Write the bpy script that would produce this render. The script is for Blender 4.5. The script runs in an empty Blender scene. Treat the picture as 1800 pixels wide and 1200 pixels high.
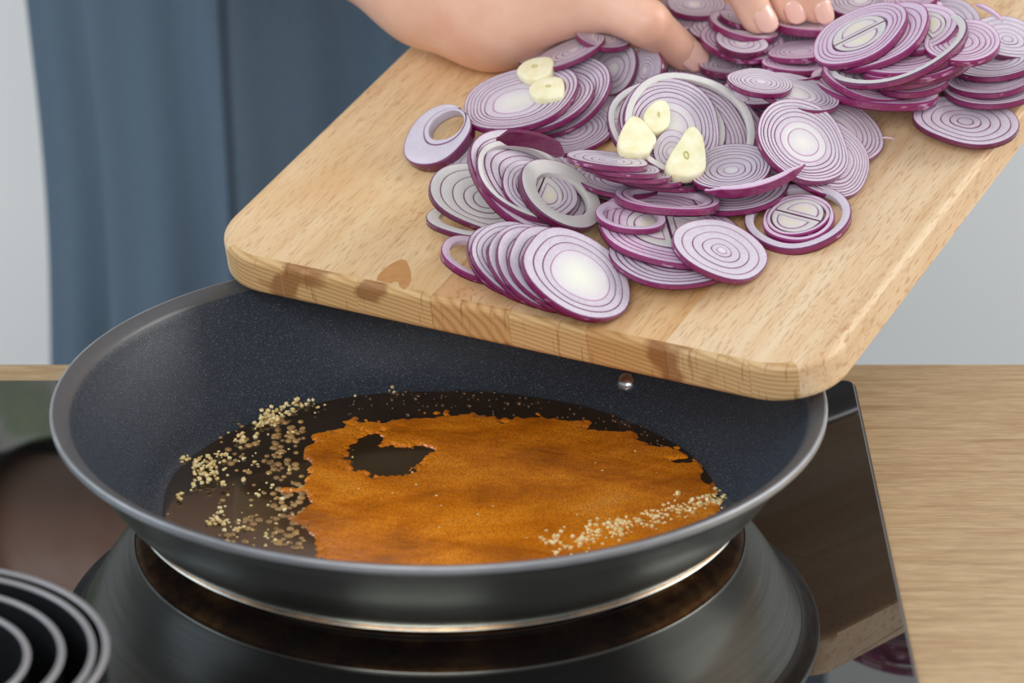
import bpy, bmesh, math, random
import numpy as np
from mathutils import Vector, Matrix
random.seed(7); rng = np.random.default_rng(7)
scene = bpy.context.scene
COL = scene.collection

# ------------------------------------------------------------------ camera
F, PITCH, CAM = 6574.4, 0.39813, np.array([0.02635, -1.24072, 0.58902])
cp, sp = math.cos(PITCH), math.sin(PITCH)
RIGHT = np.array([1., 0, 0]); UP = np.array([0, sp, cp]); FWD = np.array([0, cp, -sp])
cd = bpy.data.cameras.new('camera'); cam = bpy.data.objects.new('camera', cd); COL.objects.link(cam)
cam.location = CAM; cam.rotation_euler = (math.pi/2 - PITCH, 0, 0)
cd.sensor_width = 36; cd.lens = F/1800*36; cd.clip_start = 0.05
cd.dof.use_dof = True; cd.dof.focus_distance = 1.42; cd.dof.aperture_fstop = 11.0
scene.camera = cam
scene.view_settings.view_transform = 'Standard'; scene.view_settings.look = 'None'
scene.view_settings.gamma = 1; scene.view_settings.use_curve_mapping = False
scene.view_settings.exposure = 0.0

# ------------------------------------------------------------------ world and light
w = bpy.data.worlds.new('daylight'); scene.world = w; w.use_nodes = True
bg = w.node_tree.nodes['Background']; bg.inputs[0].default_value = (0.93, 0.96, 1.0, 1); bg.inputs[1].default_value = 0.44
def area(name, loc, target, size, power, col):
    l = bpy.data.lights.new(name, 'AREA'); l.shape = 'RECTANGLE'; l.size, l.size_y = size; l.energy = power; l.color = col
    o = bpy.data.objects.new(name, l); COL.objects.link(o); o.location = loc
    o.rotation_euler = (Vector(target)-Vector(loc)).to_track_quat('-Z', 'Y').to_euler(); return o
area('window_right_offscreen', (2.55, 0.5, 1.35), (0, 0.1, 0.05), (1.5, 1.3), 46, (1.0, 0.97, 0.93))
area('window_left_offscreen', (-2.55, 0.4, 1.7), (0, 0.1, 0.0), (1.3, 1.3), 27, (0.74, 0.87, 1.0))

area('window_front_offscreen', (-0.3, -2.5, 1.55), (0, 0.3, 0.1), (2.2, 1.4), 50, (1.0, 0.98, 0.96))

# ------------------------------------------------------------------ pixel helpers
def raydir(px, py):
    return FWD + RIGHT*((px-900)/F) - UP*((py-600)/F)
def on_z(px, py, z):
    d = raydir(px, py); return CAM + d*((z-CAM[2])/d[2])
def on_y(px, py, y):
    d = raydir(px, py); return CAM + d*((y-CAM[1])/d[1])

# ------------------------------------------------------------------ materials
MATS = {}
class NT:
    def __init__(s, name):
        s.m = bpy.data.materials.new(name); s.m.use_nodes = True; s.t = s.m.node_tree
        s.b = s.t.nodes['Principled BSDF']; MATS[name] = s.m
    def n(s, typ, **kw):
        o = s.t.nodes.new(typ)
        for k, v in kw.items():
            if k.startswith('i_'):
                key = k[2:]; key = int(key) if key.isdigit() else key.replace('_', ' ')
                o.inputs[key].default_value = v
            else: setattr(o, k, v)
        return o
    def l(s, a, b): s.t.links.new(a, b)
    def set(s, **kw):
        for k, v in kw.items():
            s.b.inputs[k.replace('_', ' ')].default_value = v
    def ramp(s, fac, stops, interp='LINEAR'):
        r = s.n('ShaderNodeValToRGB'); e = r.color_ramp.elements; r.color_ramp.interpolation = interp
        while len(e) < len(stops): e.new(0.5)
        for el, (p, c) in zip(e, stops): el.position = p; el.color = (*c, 1) if len(c) == 3 else c
        s.l(fac, r.inputs[0]); return r.outputs[0]
    def mix(s, fac, a, b, typ='MIX'):
        m = s.n('ShaderNodeMix', data_type='RGBA', blend_type=typ)
        for sock, v in ((m.inputs[0], fac), (m.inputs[6], a), (m.inputs[7], b)):
            if hasattr(v, 'links'): s.l(v, sock)
            elif isinstance(v, (int, float)): sock.default_value = v
            else: sock.default_value = (*v, 1)
        return m.outputs[2]
    def noise(s, vec, scale, detail=4, rough=0.5, dist=0.0):
        n = s.n('ShaderNodeTexNoise'); n.inputs['Scale'].default_value = scale; n.inputs['Detail'].default_value = detail
        n.inputs['Roughness'].default_value = rough; n.inputs['Distortion'].default_value = dist
        if vec is not None: s.l(vec, n.inputs['Vector'])
        return n.outputs['Fac']
    def coords(s, kind='Object', scale=(1, 1, 1)):
        t = s.n('ShaderNodeTexCoord'); mp = s.n('ShaderNodeMapping'); mp.inputs['Scale'].default_value = scale
        s.l(t.outputs[kind], mp.inputs[0]); return mp.outputs[0]
    def bump(s, h, strength=0.2, dist=0.001):
        b = s.n('ShaderNodeBump'); b.inputs['Strength'].default_value = strength; b.inputs['Distance'].default_value = dist
        s.l(h, b.inputs['Height']); s.l(b.outputs[0], s.b.inputs['Normal'])
    def math(s, op, a, b=None):
        m = s.n('ShaderNodeMath', operation=op)
        for sock, v in zip(m.inputs, (a, b)):
            if v is None: continue
            if hasattr(v, 'links'): s.l(v, sock)
            else: sock.default_value = v
        return m.outputs[0]
def sr(r, g, b):
    f = lambda c: (c/255/12.92) if c <= 10 else ((c/255+0.055)/1.055)**2.4
    return (f(r), f(g), f(b))

def plain(name, col, rough=0.5, metal=0.0, nscale=0, namt=0.1, **kw):
    t = NT(name); t.set(Roughness=rough, Metallic=metal)
    if nscale:
        f = t.noise(t.coords(), nscale, 3)
        c = t.mix(f, tuple(x*(1-namt) for x in col), tuple(min(1, x*(1+namt)) for x in col)); t.l(c, t.b.inputs['Base Color'])
    else: t.set(Base_Color=(*col, 1))
    for k, v in kw.items(): t.b.inputs[k.replace('_', ' ')].default_value = v
    return t.m

plain('wall_paint', sr(246, 249, 250), 0.85, nscale=6, namt=0.02)
plain('floor_grey', sr(150, 148, 145), 0.5, nscale=9, namt=0.1)
plain('cabinet_white', sr(230, 230, 228), 0.4, nscale=5, namt=0.02)
plain('steel_handle', sr(190, 192, 195), 0.3, 1.0, nscale=40, namt=0.05)
plain('glass_edge', sr(120, 108, 98), 0.35, 0.6, nscale=30, namt=0.1)
plain('cutter_black', sr(26, 28, 31), 0.42, nscale=60, namt=0.25)
plain('cutter_rim', sr(150, 148, 150), 0.4, 0.35, nscale=60, namt=0.12)
plain('leaf_green', sr(150, 205, 62), 0.6, nscale=4, namt=0.5)
plain('window_white', sr(235, 236, 236), 0.4, nscale=5, namt=0.02)
plain('shirt_dark', sr(52, 56, 64), 0.9, nscale=50, namt=0.15)
plain('nail', sr(240, 194, 178), 0.22, nscale=120, namt=0.05, Coat_Weight=0.3)
t = NT('pane'); t.set(Base_Color=(1, 1, 1, 1), Roughness=0.0, IOR=1.45, Transmission_Weight=1.0)
f = t.noise(t.coords(), 3); t.l(t.math('MULTIPLY', f, 0.01), t.b.inputs['Roughness'])

# ceramic glass
t = NT('black_glass'); t.set(Roughness=0.025, IOR=1.8)
f = t.noise(t.coords(), 900, 2); t.l(t.ramp(f, [(0.0, (0.006, 0.005, 0.005)), (0.78, (0.008, 0.007, 0.007)), (0.84, (0.05, 0.05, 0.055))]), t.b.inputs['Base Color'])
# oak laminate worktop
t = NT('worktop_oak'); v = t.coords('Object', (5, 70, 70)); f = t.noise(v, 4.0, 8, 0.62, 0.35)
v2 = t.coords('Object', (34, 420, 420)); g = t.noise(v2, 3.0, 4, 0.6)
c = t.ramp(f, [(0.28, sr(168, 134, 94)), (0.5, sr(198, 168, 128)), (0.75, sr(212, 186, 148))])
c = t.mix(t.ramp(g, [(0.38, (0, 0, 0)), (0.62, (1, 1, 1))]), t.mix(0.5, c, sr(150, 118, 82)), c)
t.l(c, t.b.inputs['Base Color']); t.set(Roughness=0.45); t.bump(g, 0.08, 0.0004)
# beech board: long grain
def beech(name, endgrain):
    t = NT(name); oi = t.n('ShaderNodeObjectInfo'); t.set(Roughness=0.55)
    tc = t.n('ShaderNodeTexCoord'); off = t.n('ShaderNodeVectorMath', operation='SCALE'); comb = t.n('ShaderNodeCombineXYZ')
    t.l(oi.outputs['Random'], comb.inputs[0]); t.l(oi.outputs['Random'], comb.inputs[1]); t.l(oi.outputs['Random'], comb.inputs[2])
    t.l(comb.outputs[0], off.inputs[0]); off.inputs['Scale'].default_value = 3.0
    add = t.n('ShaderNodeVectorMath', operation='ADD'); t.l(tc.outputs['Object'], add.inputs[0]); t.l(off.outputs[0], add.inputs[1])
    def mp(scale):
        m = t.n('ShaderNodeMapping'); m.inputs['Scale'].default_value = scale; t.l(add.outputs[0], m.inputs[0]); return m.outputs[0]
    if not endgrain:
        a = t.noise(mp((120, 5, 60)), 1.2, 6, 0.6, 0.4)
        c = t.ramp(a, [(0.25, sr(214, 176, 132)), (0.5, sr(228, 196, 154)), (0.75, sr(236, 212, 174))])
        fl = t.noise(mp((1500, 150, 600)), 1.0, 2, 0.5)                       # short dark pores
        c = t.mix(t.ramp(fl, [(0.54, (0, 0, 0)), (0.70, (0.55, 0.55, 0.55))]), c, sr(172, 122, 78))
        ray = t.noise(mp((420, 210, 300)), 1.0, 2, 0.5, 1.0)                 # medullary ray flecks
        reg = t.noise(mp((14, 7, 10)), 1.0, 2)
        rm = t.math('MULTIPLY', t.ramp(ray, [(0.58, (0, 0, 0)), (0.66, (1, 1, 1))]), t.ramp(reg, [(0.55, (0, 0, 0)), (0.66, (0.6, 0.6, 0.6))]))
        c = t.mix(rm, c, sr(188, 130, 78))
        st = t.noise(tc.outputs['Object'], 16, 3, 0.5)
        c = t.mix(t.ramp(st, [(0.54, (0, 0, 0)), (0.74, (0.5, 0.5, 0.5))]), c, sr(214, 164, 104))
        hgt = fl
    else:
        wv = t.n('ShaderNodeTexWave', wave_type='RINGS', rings_direction='Y'); wv.inputs['Scale'].default_value = 170; wv.inputs['Distortion'].default_value = 1.6
        wv.inputs['Detail'].default_value = 2; t.l(mp((0.35, 0.2, 1.0)), wv.inputs['Vector'])
        ln = t.noise(mp((700, 40, 60)), 1.0, 2)
        c = t.ramp(wv.outputs['Fac'], [(0.0, sr(192, 152, 100)), (0.35, sr(208, 170, 118)), (1.0, sr(217, 183, 132))])
        c = t.mix(t.ramp(ln, [(0.62, (0, 0, 0)), (0.72, (0.5, 0.5, 0.5))]), c, sr(128, 86, 46))
        st = t.noise(tc.outputs['Object'], 42, 2, 0.5)
        c = t.mix(t.ramp(st, [(0.58, (0, 0, 0)), (0.64, (0.75, 0.75, 0.75))]), c, sr(142, 92, 50))
        hgt = ln
    c = t.mix(1.0, c, oi.outputs['Color'], 'MULTIPLY')
    t.l(c, t.b.inputs['Base Color']); t.bump(hgt, 0.15, 0.0003); return t.m
beech('beech_long', False); beech('beech_end', True)
plain('wood_stain', sr(196, 140, 84), 0.6, nscale=300, namt=0.2)

# pan
t = NT('pan_steel'); t.set(Metallic=1.0, Roughness=0.27); v = t.coords('Object', (6, 6, 500)); f = t.noise(v, 1.5, 3)
t.l(t.ramp(f, [(0.3, sr(196, 200, 194)), (0.7, sr(226, 229, 222))]), t.b.inputs['Base Color']); t.bump(f, 0.03, 0.0004)
t = NT('pan_rim'); t.set(Metallic=0.6, Roughness=0.4); f = t.noise(t.coords('Object', (40, 40, 900)), 2, 3)
t.l(t.ramp(f, [(0.3, sr(146, 149, 154)), (0.7, sr(178, 181, 186))]), t.b.inputs['Base Color'])
t = NT('pan_burnt'); t.set(Metallic=0.9, Roughness=0.3); f = t.noise(t.coords(), 70, 6, 0.65)
t.l(t.ramp(f, [(0.32, sr(52, 34, 18)), (0.48, sr(150, 96, 42)), (0.66, sr(212, 160, 92))]), t.b.inputs['Base Color'])
t = NT('nonstick'); t.set(Roughness=0.34, IOR=1.55); tc = t.n('ShaderNodeTexCoord'); vv = tc.outputs['Object']
f = t.noise(vv, 2300, 2); c = t.ramp(f, [(0.46, (0.026, 0.036, 0.050)), (0.62, (0.042, 0.056, 0.076)), (0.74, (0.26, 0.31, 0.38))])
xy = t.n('ShaderNodeVectorMath', operation='MULTIPLY'); xy.inputs[1].default_value = (1, 1, 0); t.l(vv, xy.inputs[0])
ln = t.n('ShaderNodeVectorMath', operation='LENGTH'); t.l(xy.outputs[0], ln.inputs[0])
rr = t.math('ADD', t.math('MULTIPLY', ln.outputs['Value'], 10.0), t.math('MULTIPLY', t.noise(vv, 25, 2), 0.06))
k = t.ramp(rr, [(0.0, (1, 1, 1)), (0.935, (1, 1, 1)), (1.0, (0, 0, 0))]); r10 = t.math('DIVIDE', rr, 1.16); t.l(r10, k.node.inputs[0])
t.l(c, t.b.inputs['Base Color']); t.bump(f, 0.3, 0.0004)
rg = t.n('ShaderNodeMapRange'); rg.inputs['To Min'].default_value = 0.36; rg.inputs['To Max'].default_value = 0.12; t.l(k, rg.inputs['Value']); t.l(rg.outputs[0], t.b.inputs['Roughness'])
plain('pan_lip', (0.10, 0.102, 0.108), 0.36, 0.2, nscale=200, namt=0.1)
plain('rivet_steel', sr(215, 216, 218), 0.22, 1.0, nscale=90, namt=0.05)
plain('handle_dark', sr(130, 132, 136), 0.36, 0.9, nscale=30, namt=0.1)

# caramel
t = NT('caramel')
vv = t.coords(); fine = t.noise(vv, 1500, 2, 0.6); mid = t.noise(t.coords('Object', (1, 1.5, 1)), 26, 5, 0.6, 0.4)
c = t.ramp(mid, [(0.30, sr(150, 78, 8)), (0.46, sr(208, 116, 14)), (0.60, sr(236, 142, 28)), (0.78, sr(236, 158, 64))])
c = t.mix(t.ramp(fine, [(0.45, (0, 0, 0)), (0.60, (0.6, 0.6, 0.6))]), c, sr(124, 64, 12))
t.l(c, t.b.inputs['Base Color']); t.set(Roughness=0.16, IOR=1.45, Coat_Weight=0.3); t.bump(fine, 0.12, 0.0004)
t = NT('sugar'); f = t.noise(t.coords(), 420, 3)
t.l(t.ramp(f, [(0.3, sr(206, 166, 96)), (0.5, sr(240, 212, 150)), (0.75, sr(252, 238, 200))]), t.b.inputs['Base Color']); t.set(Roughness=0.3, Subsurface_Weight=0.2, Subsurface_Scale=0.002)
t = NT('bubble'); f = t.noise(t.coords(), 300, 2); t.l(t.ramp(f, [(0.3, sr(30, 17, 6)), (0.7, sr(84, 50, 16))]), t.b.inputs['Base Color']); t.set(Roughness=0.03, Coat_Weight=0.8, IOR=1.6)
t = NT('dark_syrup'); f = t.noise(t.coords(), 60, 3); t.l(t.ramp(f, [(0.3, sr(44, 33, 22)), (0.7, sr(54, 41, 28))]), t.b.inputs['Base Color']); t.set(Roughness=0.1, IOR=1.5, Coat_Weight=0.3)
t = NT('syrup'); f = t.noise(t.coords(), 200, 2)
t.l(t.ramp(f, [(0.3, sr(112, 78, 36)), (0.7, sr(186, 146, 84))]), t.b.inputs['Base Color']); t.set(Roughness=0.06, Coat_Weight=0.6)

# onion
def onion_flesh(name, a, b, line, tint, heart=None):
    t = NT(name); at = t.n('ShaderNodeAttribute', attribute_name='edge'); v = t.coords('Object', (1, 1, 1))
    f = t.noise(v, 3.0, 4, 0.6); fine = t.noise(v, 30, 3)
    c = t.mix(f, a, b); E_ = at.outputs['Fac']
    c = t.mix(t.ramp(E_, [(0.0, (0.6,)*3), (0.06, (0.0,)*3)]), c, tint)
    c = t.mix(t.math('MULTIPLY', t.ramp(fine, [(0.42, (0, 0, 0)), (0.7, (1, 1, 1))]), 0.3), c, (0.94, 0.93, 0.93))
    if heart: c = t.mix(t.ramp(E_, [(0.03, (0, 0, 0)), (0.26, (0.6,)*3), (0.48, (1, 1, 1))]), c, heart)
    c = t.mix(t.ramp(E_, [(0.0, (0.95,)*3), (0.011, (0.85,)*3), (0.020, (0, 0, 0))]), c, line)
    t.l(c, t.b.inputs['Base Color'])
    t.set(Roughness=0.26, IOR=1.4, Subsurface_Weight=0.2, Subsurface_Scale=0.003, Subsurface_Radius=(1, 0.8, 0.95))
    t.bump(fine, 0.15, 0.0006); return t.m
LINE = sr(108, 30, 84)
onion_flesh('onion_flesh', sr(194, 180, 200), sr(220, 211, 221), LINE, sr(206, 172, 204))
onion_flesh('onion_pale', sr(206, 203, 201), sr(226, 223, 218), sr(104, 48, 88), sr(214, 198, 212))
onion_flesh('onion_pink', sr(208, 180, 206), sr(228, 208, 226), sr(140, 34, 104), sr(214, 158, 204))
onion_flesh('onion_core', sr(214, 204, 216), sr(228, 222, 228), sr(186, 136, 176), sr(222, 206, 220), sr(240, 240, 228))
onion_flesh('onion_core_yellow', sr(220, 208, 214), sr(232, 224, 226), sr(160, 96, 146), sr(214, 196, 210), sr(240, 236, 188))
def onion_skin(name, a, b, pale):
    t = NT(name); v = t.coords('Object', (1, 1, 0.3)); f = t.noise(v, 9, 4, 0.6); g = t.noise(v, 2.2, 2)
    c = t.mix(f, a, b); c = t.mix(t.ramp(g, [(0.60, (0, 0, 0)), (0.68, (0.85,)*3)]), c, pale)
    t.l(c, t.b.inputs['Base Color']); t.set(Roughness=0.18, IOR=1.5, Coat_Weight=0.7, Coat_Roughness=0.06); t.bump(t.noise(v, 26, 3), 0.5, 0.0006)
onion_skin('onion_skin', sr(104, 12, 62), sr(148, 24, 104), sr(214, 168, 208))
onion_skin('onion_layer', sr(146, 56, 128), sr(186, 108, 172), sr(222, 196, 220))
onion_skin('onion_dark', sr(84, 16, 48), sr(122, 22, 80), sr(170, 120, 130))
t = NT('garlic_flesh'); v = t.coords(); f = t.noise(v, 260, 4); t.l(t.ramp(f, [(0.3, sr(238, 230, 184)), (0.7, sr(250, 246, 216))]), t.b.inputs['Base Color'])
t.set(Roughness=0.35, Subsurface_Weight=0.25, Subsurface_Scale=0.004); t.bump(f, 0.1, 0.0004)
plain('garlic_germ', sr(196, 186, 110), 0.4, nscale=400, namt=0.15)

# skin and cloth
t = NT('skin'); v = t.coords(); f = t.noise(v, 28, 4, 0.6); g = t.noise(v, 420, 3, 0.6)
c = t.ramp(f, [(0.3, sr(230, 176, 150)), (0.55, sr(240, 196, 172)), (0.8, sr(240, 184, 160))])
t.l(c, t.b.inputs['Base Color']); t.set(Roughness=0.42, Subsurface_Weight=0.25, Subsurface_Scale=0.006, Subsurface_Radius=(1, 0.4, 0.25))
t.bump(g, 0.10, 0.0006)
t = NT('denim'); v = t.coords('Object', (900, 900, 300)); f = t.noise(v, 1.0, 2); g = t.noise(t.coords('Object', (7, 7, 1.4)), 2.2, 4, 0.6)
c = t.mix(g, sr(74, 95, 114), sr(84, 104, 122)); c = t.mix(t.math('MULTIPLY', f, 0.3), c, sr(120, 134, 146))
t.l(c, t.b.inputs['Base Color']); t.set(Roughness=0.9)
plain('seam', sr(58, 72, 86), 0.9, nscale=200, namt=0.2)

# ------------------------------------------------------------------ object helpers
def setp(o, label=None, cat=None, group=None, kind=None):
    if label: o['label'] = label
    if cat: o['category'] = cat
    if group: o['group'] = group
    if kind: o['kind'] = kind
    return o
def empty(name, loc=(0, 0, 0), mat=None, parent=None):
    o = bpy.data.objects.new(name, None); COL.objects.link(o); o.empty_display_size = 0.02
    if mat is not None: o.matrix_world = mat
    else: o.location = loc
    if parent: o.parent = parent
    return o
def mesh(name, V, Fc, mats, mi=None, smooth=False):
    me = bpy.data.meshes.new(name); me.from_pydata([tuple(map(float, v)) for v in V], [], [tuple(map(int, f)) for f in Fc])
    for m in (mats if isinstance(mats, (list, tuple)) else [mats]): me.materials.append(MATS[m])
    if mi is not None: me.polygons.foreach_set('material_index', np.array(mi, dtype=np.int32))
    if smooth: me.polygons.foreach_set('use_smooth', np.ones(len(me.polygons), dtype=bool))
    me.update(); return me
def obj(name, me, parent=None, loc=None):
    o = bpy.data.objects.new(name, me); COL.objects.link(o)
    if parent: o.parent = parent
    if loc is not None: o.location = loc
    return o
def bm_obj(name, bm, mat, parent=None, smooth=False, loc=None):
    bmesh.ops.recalc_face_normals(bm, faces=bm.faces[:])
    me = bpy.data.meshes.new(name); bm.to_mesh(me); bm.free()
    for m in (mat if isinstance(mat, (list, tuple)) else [mat]): me.materials.append(MATS[m])
    if smooth:
        for p in me.polygons: p.use_smooth = True
    return obj(name, me, parent, loc)
def box_bm(lo, hi, bev=0.0, seg=2, bm=None):
    bm = bm or bmesh.new()
    r = bmesh.ops.create_cube(bm, size=1.0); vs = r['verts']
    for v in vs:
        v.co = Vector([lo[i] + (v.co[i]+0.5)*(hi[i]-lo[i]) for i in range(3)])
    if bev:
        es = list({e for v in vs for e in v.link_edges}); bmesh.ops.bevel(bm, geom=es, offset=bev, segments=seg, affect='EDGES', profile=0.5)
    return bm
def lathe(profile, n=128):
    V = []; Fc = []
    for i in range(n):
        a = 2*math.pi*i/n
        for r, z in profile: V.append((r*math.cos(a), r*math.sin(a), z))
    m = len(profile)
    for i in range(n):
        j = (i+1) % n
        for k in range(m-1): Fc.append((i*m+k, j*m+k, j*m+k+1, i*m+k+1))
    return V, Fc

# ------------------------------------------------------------------ room
ZF = -0.92
def struct(name, lo, hi, mat):
    o = bm_obj(name, box_bm(lo, hi), mat); setp(o, kind='structure'); return o
struct('floor', (-2.6, -2.2, ZF-0.05), (2.6, 2.3, ZF), 'floor_grey')
YW = 1.25
wx0, wx1, wz0, wz1 = -1.25, 0.1, 0.30, 1.5
bm = box_bm((-2.6, YW, ZF), (wx0, YW+0.1, 1.9)); box_bm((wx1, YW, ZF), (2.6, YW+0.1, 1.9), bm=bm)
box_bm((wx0, YW, ZF), (wx1, YW+0.1, wz0), bm=bm); box_bm((wx0, YW, wz1), (wx1, YW+0.1, 1.9), bm=bm)
setp(bm_obj('wall_back', bm, 'wall_paint'), kind='structure')
wo = empty('window_1', (0, 0, 0)); setp(wo, kind='structure')
fr = 0.05
for lo, hi in (((wx0, wz0), (wx1, wz0+fr)), ((wx0, wz1-fr), (wx1, wz1)), ((wx0, wz0+fr), (wx0+fr, wz1-fr)), ((wx1-fr, wz0+fr), (wx1, wz1-fr)), ((-0.6, wz0+fr), (-0.55, wz1-fr))):
    bm_obj('frame', box_bm((lo[0], YW+0.02, lo[1]), (hi[0], YW+0.07, hi[1]), 0.004), 'window_white', wo)
for a, b in ((wx0+fr, -0.6), (-0.55, wx1-fr)):
    bm_obj('pane', box_bm((a, YW+0.043, wz0+fr), (b, YW+0.047, wz1-fr)), 'pane', wo)
# hedge outside the window
V = []; Fc = []
hr = np.random.default_rng(3)
for i in range(9000):
    c = np.array([hr.uniform(-1.9, 0.5), hr.uniform(1.75, 2.15), hr.uniform(ZF, 2.0)]); a, b = hr.normal(size=3), hr.normal(size=3)
    a /= np.linalg.norm(a); b -= a*(a@b); b /= np.linalg.norm(b); s = hr.uniform(0.03, 0.06); k = len(V)
    V += [c-a*s, c+b*s*0.5, c+a*s, c-b*s*0.5]; Fc.append((k, k+1, k+2, k+3))
hedge = obj('hedge', mesh('hedge', V, Fc, 'leaf_green')); setp(hedge, 'green leafy hedge growing outside the kitchen window', 'hedge', kind='stuff')

# worktop + base cabinet
YB = 0.146
wt = bm_obj('worktop', box_bm((-1.1, -0.42, -0.042), (1.25, YB, -0.0035), 0.002), 'worktop_oak')
setp(wt, 'light oak kitchen worktop with fine straight grain beside the black hob', 'worktop')
cab = empty('base_cabinet', (0, 0, ZF)); setp(cab, 'white kitchen base cabinet carrying the oak worktop', 'cabinet')
bm_obj('body', box_bm((-1.05, -0.38, 0.0), (1.2, 0.12, -0.042-ZF), 0.002), 'cabinet_white', cab)
for i in range(4):
    x0 = -1.05 + i*0.5625
    dr = bm_obj('door', box_bm((x0+0.003, -0.40, 0.1), (x0+0.5595, -0.3795, 0.86), 0.002), 'cabinet_white', cab)
    bm_obj('handle', box_bm((x0+0.2, -0.425, 0.8), (x0+0.36, -0.3995, 0.812), 0.003), 'steel_handle', dr)

# hob
hx0, hx1, hy0, hy1 = -0.43, 0.1617, -0.40, 0.1205
def rounded_slab(x0, x1, y0, y1, z0, z1, r, bev):
    pts = []
    for cx, cy, a0 in ((x1-r, y1-r, 0), (x0+r, y1-r, 90), (x0+r, y0+r, 180), (x1-r, y0+r, 270)):
        for k in range(9):
            a = math.radians(a0+k*11.25); pts.append((cx+r*math.cos(a), cy+r*math.sin(a)))
    bm = bmesh.new(); vs = [bm.verts.new((x, y, z0)) for x, y in pts]; f = bm.faces.new(vs)
    e = bmesh.ops.extrude_face_region(bm, geom=[f]); up = [g for g in e['geom'] if isinstance(g, bmesh.types.BMVert)]
    bmesh.ops.translate(bm, verts=up, vec=(0, 0, z1-z0))
    if bev:
        bm.edges.ensure_lookup_table(); es = [ed for ed in bm.edges if all(abs(v.co.z-z1) < 1e-7 for v in ed.verts)]
        bmesh.ops.bevel(bm, geom=es, offset=bev, segments=2, affect='EDGES', profile=0.5)
    return bm
hob = empty('induction_hob', (0, 0, -0.0035)); setp(hob, 'black glass induction hob plate set on the oak worktop', 'hob')
bm_obj('glass_plate', rounded_slab(hx0, hx1, hy0, hy1, 0.0003, 0.0035, 0.004, 0.0006), 'black_glass', hob)
bm_obj('edge_trim', rounded_slab(hx0-0.0008, hx1+0.0008, hy0-0.0008, hy1+0.0008, 0.0, 0.0022, 0.0045, 0.0), 'glass_edge', hob)

# ------------------------------------------------------------------ frying pan (origin at its base centre on the glass)
ZR, RR, ZFL = 0.045, 0.140, 0.0032
pan = empty('frying_pan', (0, 0, 0.0)); setp(pan, 'stainless steel frying pan with dark non-stick inside, standing on the hob', 'frying pan')
def smooth_curve(pts, n):
    P = [np.array(p) for p in pts]; P = [2*P[0]-P[1]] + P + [2*P[-1]-P[-2]]; out = []
    for i in range(1, len(P)-2):
        for k in range(n):
            s = k/n; a, b, c, d = P[i-1:i+3]
            out.append(tuple(0.5*(2*b+(c-a)*s+(2*a-5*b+4*c-d)*s*s+(3*b-a-3*c+d)*s**3)))
    out.append(tuple(P[-2])); return out
outer_wall = smooth_curve([(0.1112, 0.0084), (0.1176, 0.0152), (0.1245, 0.0243), (0.1300, 0.0335), (0.1328, 0.0385), (0.1340, 0.0404)], 6)
V, Fc = lathe([(0.1120, 0.0079), (0.1112, 0.0084)] + outer_wall[1:], 160); obj('outer_wall', mesh('outer_wall', V, Fc, 'pan_steel', smooth=True), pan)
V, Fc = lathe([(0.0005, 0.0003), (0.099, 0.0003), (0.1014, 0.0003), (0.1018, 0.0005), (0.1019, 0.0007), (0.1020, 0.0009), (0.1062, 0.0034), (0.1096, 0.0058), (0.1116, 0.0077), (0.1117, 0.0082), (0.1108, 0.0087)], 160)
mi = [1 if 2 <= (i % 10) < 4 else 0 for i in range(len(Fc))]
obj('base', mesh('base', V, Fc, ['pan_burnt', 'pan_rim'], mi, True), pan)
V, Fc = lathe(smooth_curve([(0.1336, 0.0396), (0.1352, 0.0412), (0.1376, 0.0421), (0.1398, 0.0428), (0.1403, 0.0436), (0.1403, 0.0452), (0.1396, 0.0459), (0.1372, 0.0452), (0.1346, 0.0439), (0.1334, 0.0426)], 4), 160)
m_ = len(V)//160; obj('rim', mesh('rim', V, Fc, ['pan_rim', 'pan_lip'], [1 if (i % (m_-1)) >= 25 else 0 for i in range(len(Fc))], True), pan)
inner = [(0.0003, ZFL), (0.05, ZFL), (0.096, ZFL)] + smooth_curve([(0.099, ZFL), (0.1045, 0.0042), (0.1092, 0.0082), (0.1162, 0.0165), (0.1245, 0.0285), (0.1300, 0.0370), (0.1326, 0.0415), (0.1340, 0.0433)], 6)
V, Fc = lathe(inner, 160); obj('coating', mesh('coating', V, Fc, 'nonstick', smooth=True), pan)
zs = np.linspace(0.006, 0.04, 300); rz = np.interp(zs, [p[1] for p in inner[3:]], [p[0] for p in inner[3:]])
rp = np.array([on_z(1100, 671, z) for z in zs]); kz = int(np.argmin(np.abs(np.hypot(rp[:, 0], rp[:, 1])-rz))); ZV = float(zs[kz]); pr = rp[kz]
def rivet(az, z):
    r = np.interp(z, [p[1] for p in inner[3:]], [p[0] for p in inner[3:]]); bm = bmesh.new()
    bmesh.ops.create_uvsphere(bm, u_segments=20, v_segments=10, radius=1.0)
    for v in bm.verts: v.co = Vector((v.co.x*0.0042, v.co.y*0.0042, v.co.z*0.0024))
    nrm = Vector((-math.cos(az)*0.8, -math.sin(az)*0.8, 0.6)); q = nrm.to_track_quat('Z', 'Y')
    bmesh.ops.rotate(bm, verts=bm.verts, cent=(0, 0, 0), matrix=q.to_matrix())
    bmesh.ops.translate(bm, verts=bm.verts, vec=(r*math.cos(az), r*math.sin(az), z)); bm_obj('rivet', bm, 'rivet_steel', pan, True)
AZ = math.atan2(pr[1], pr[0]); rivet(AZ, ZV); rivet(AZ, ZV+0.013)
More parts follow.
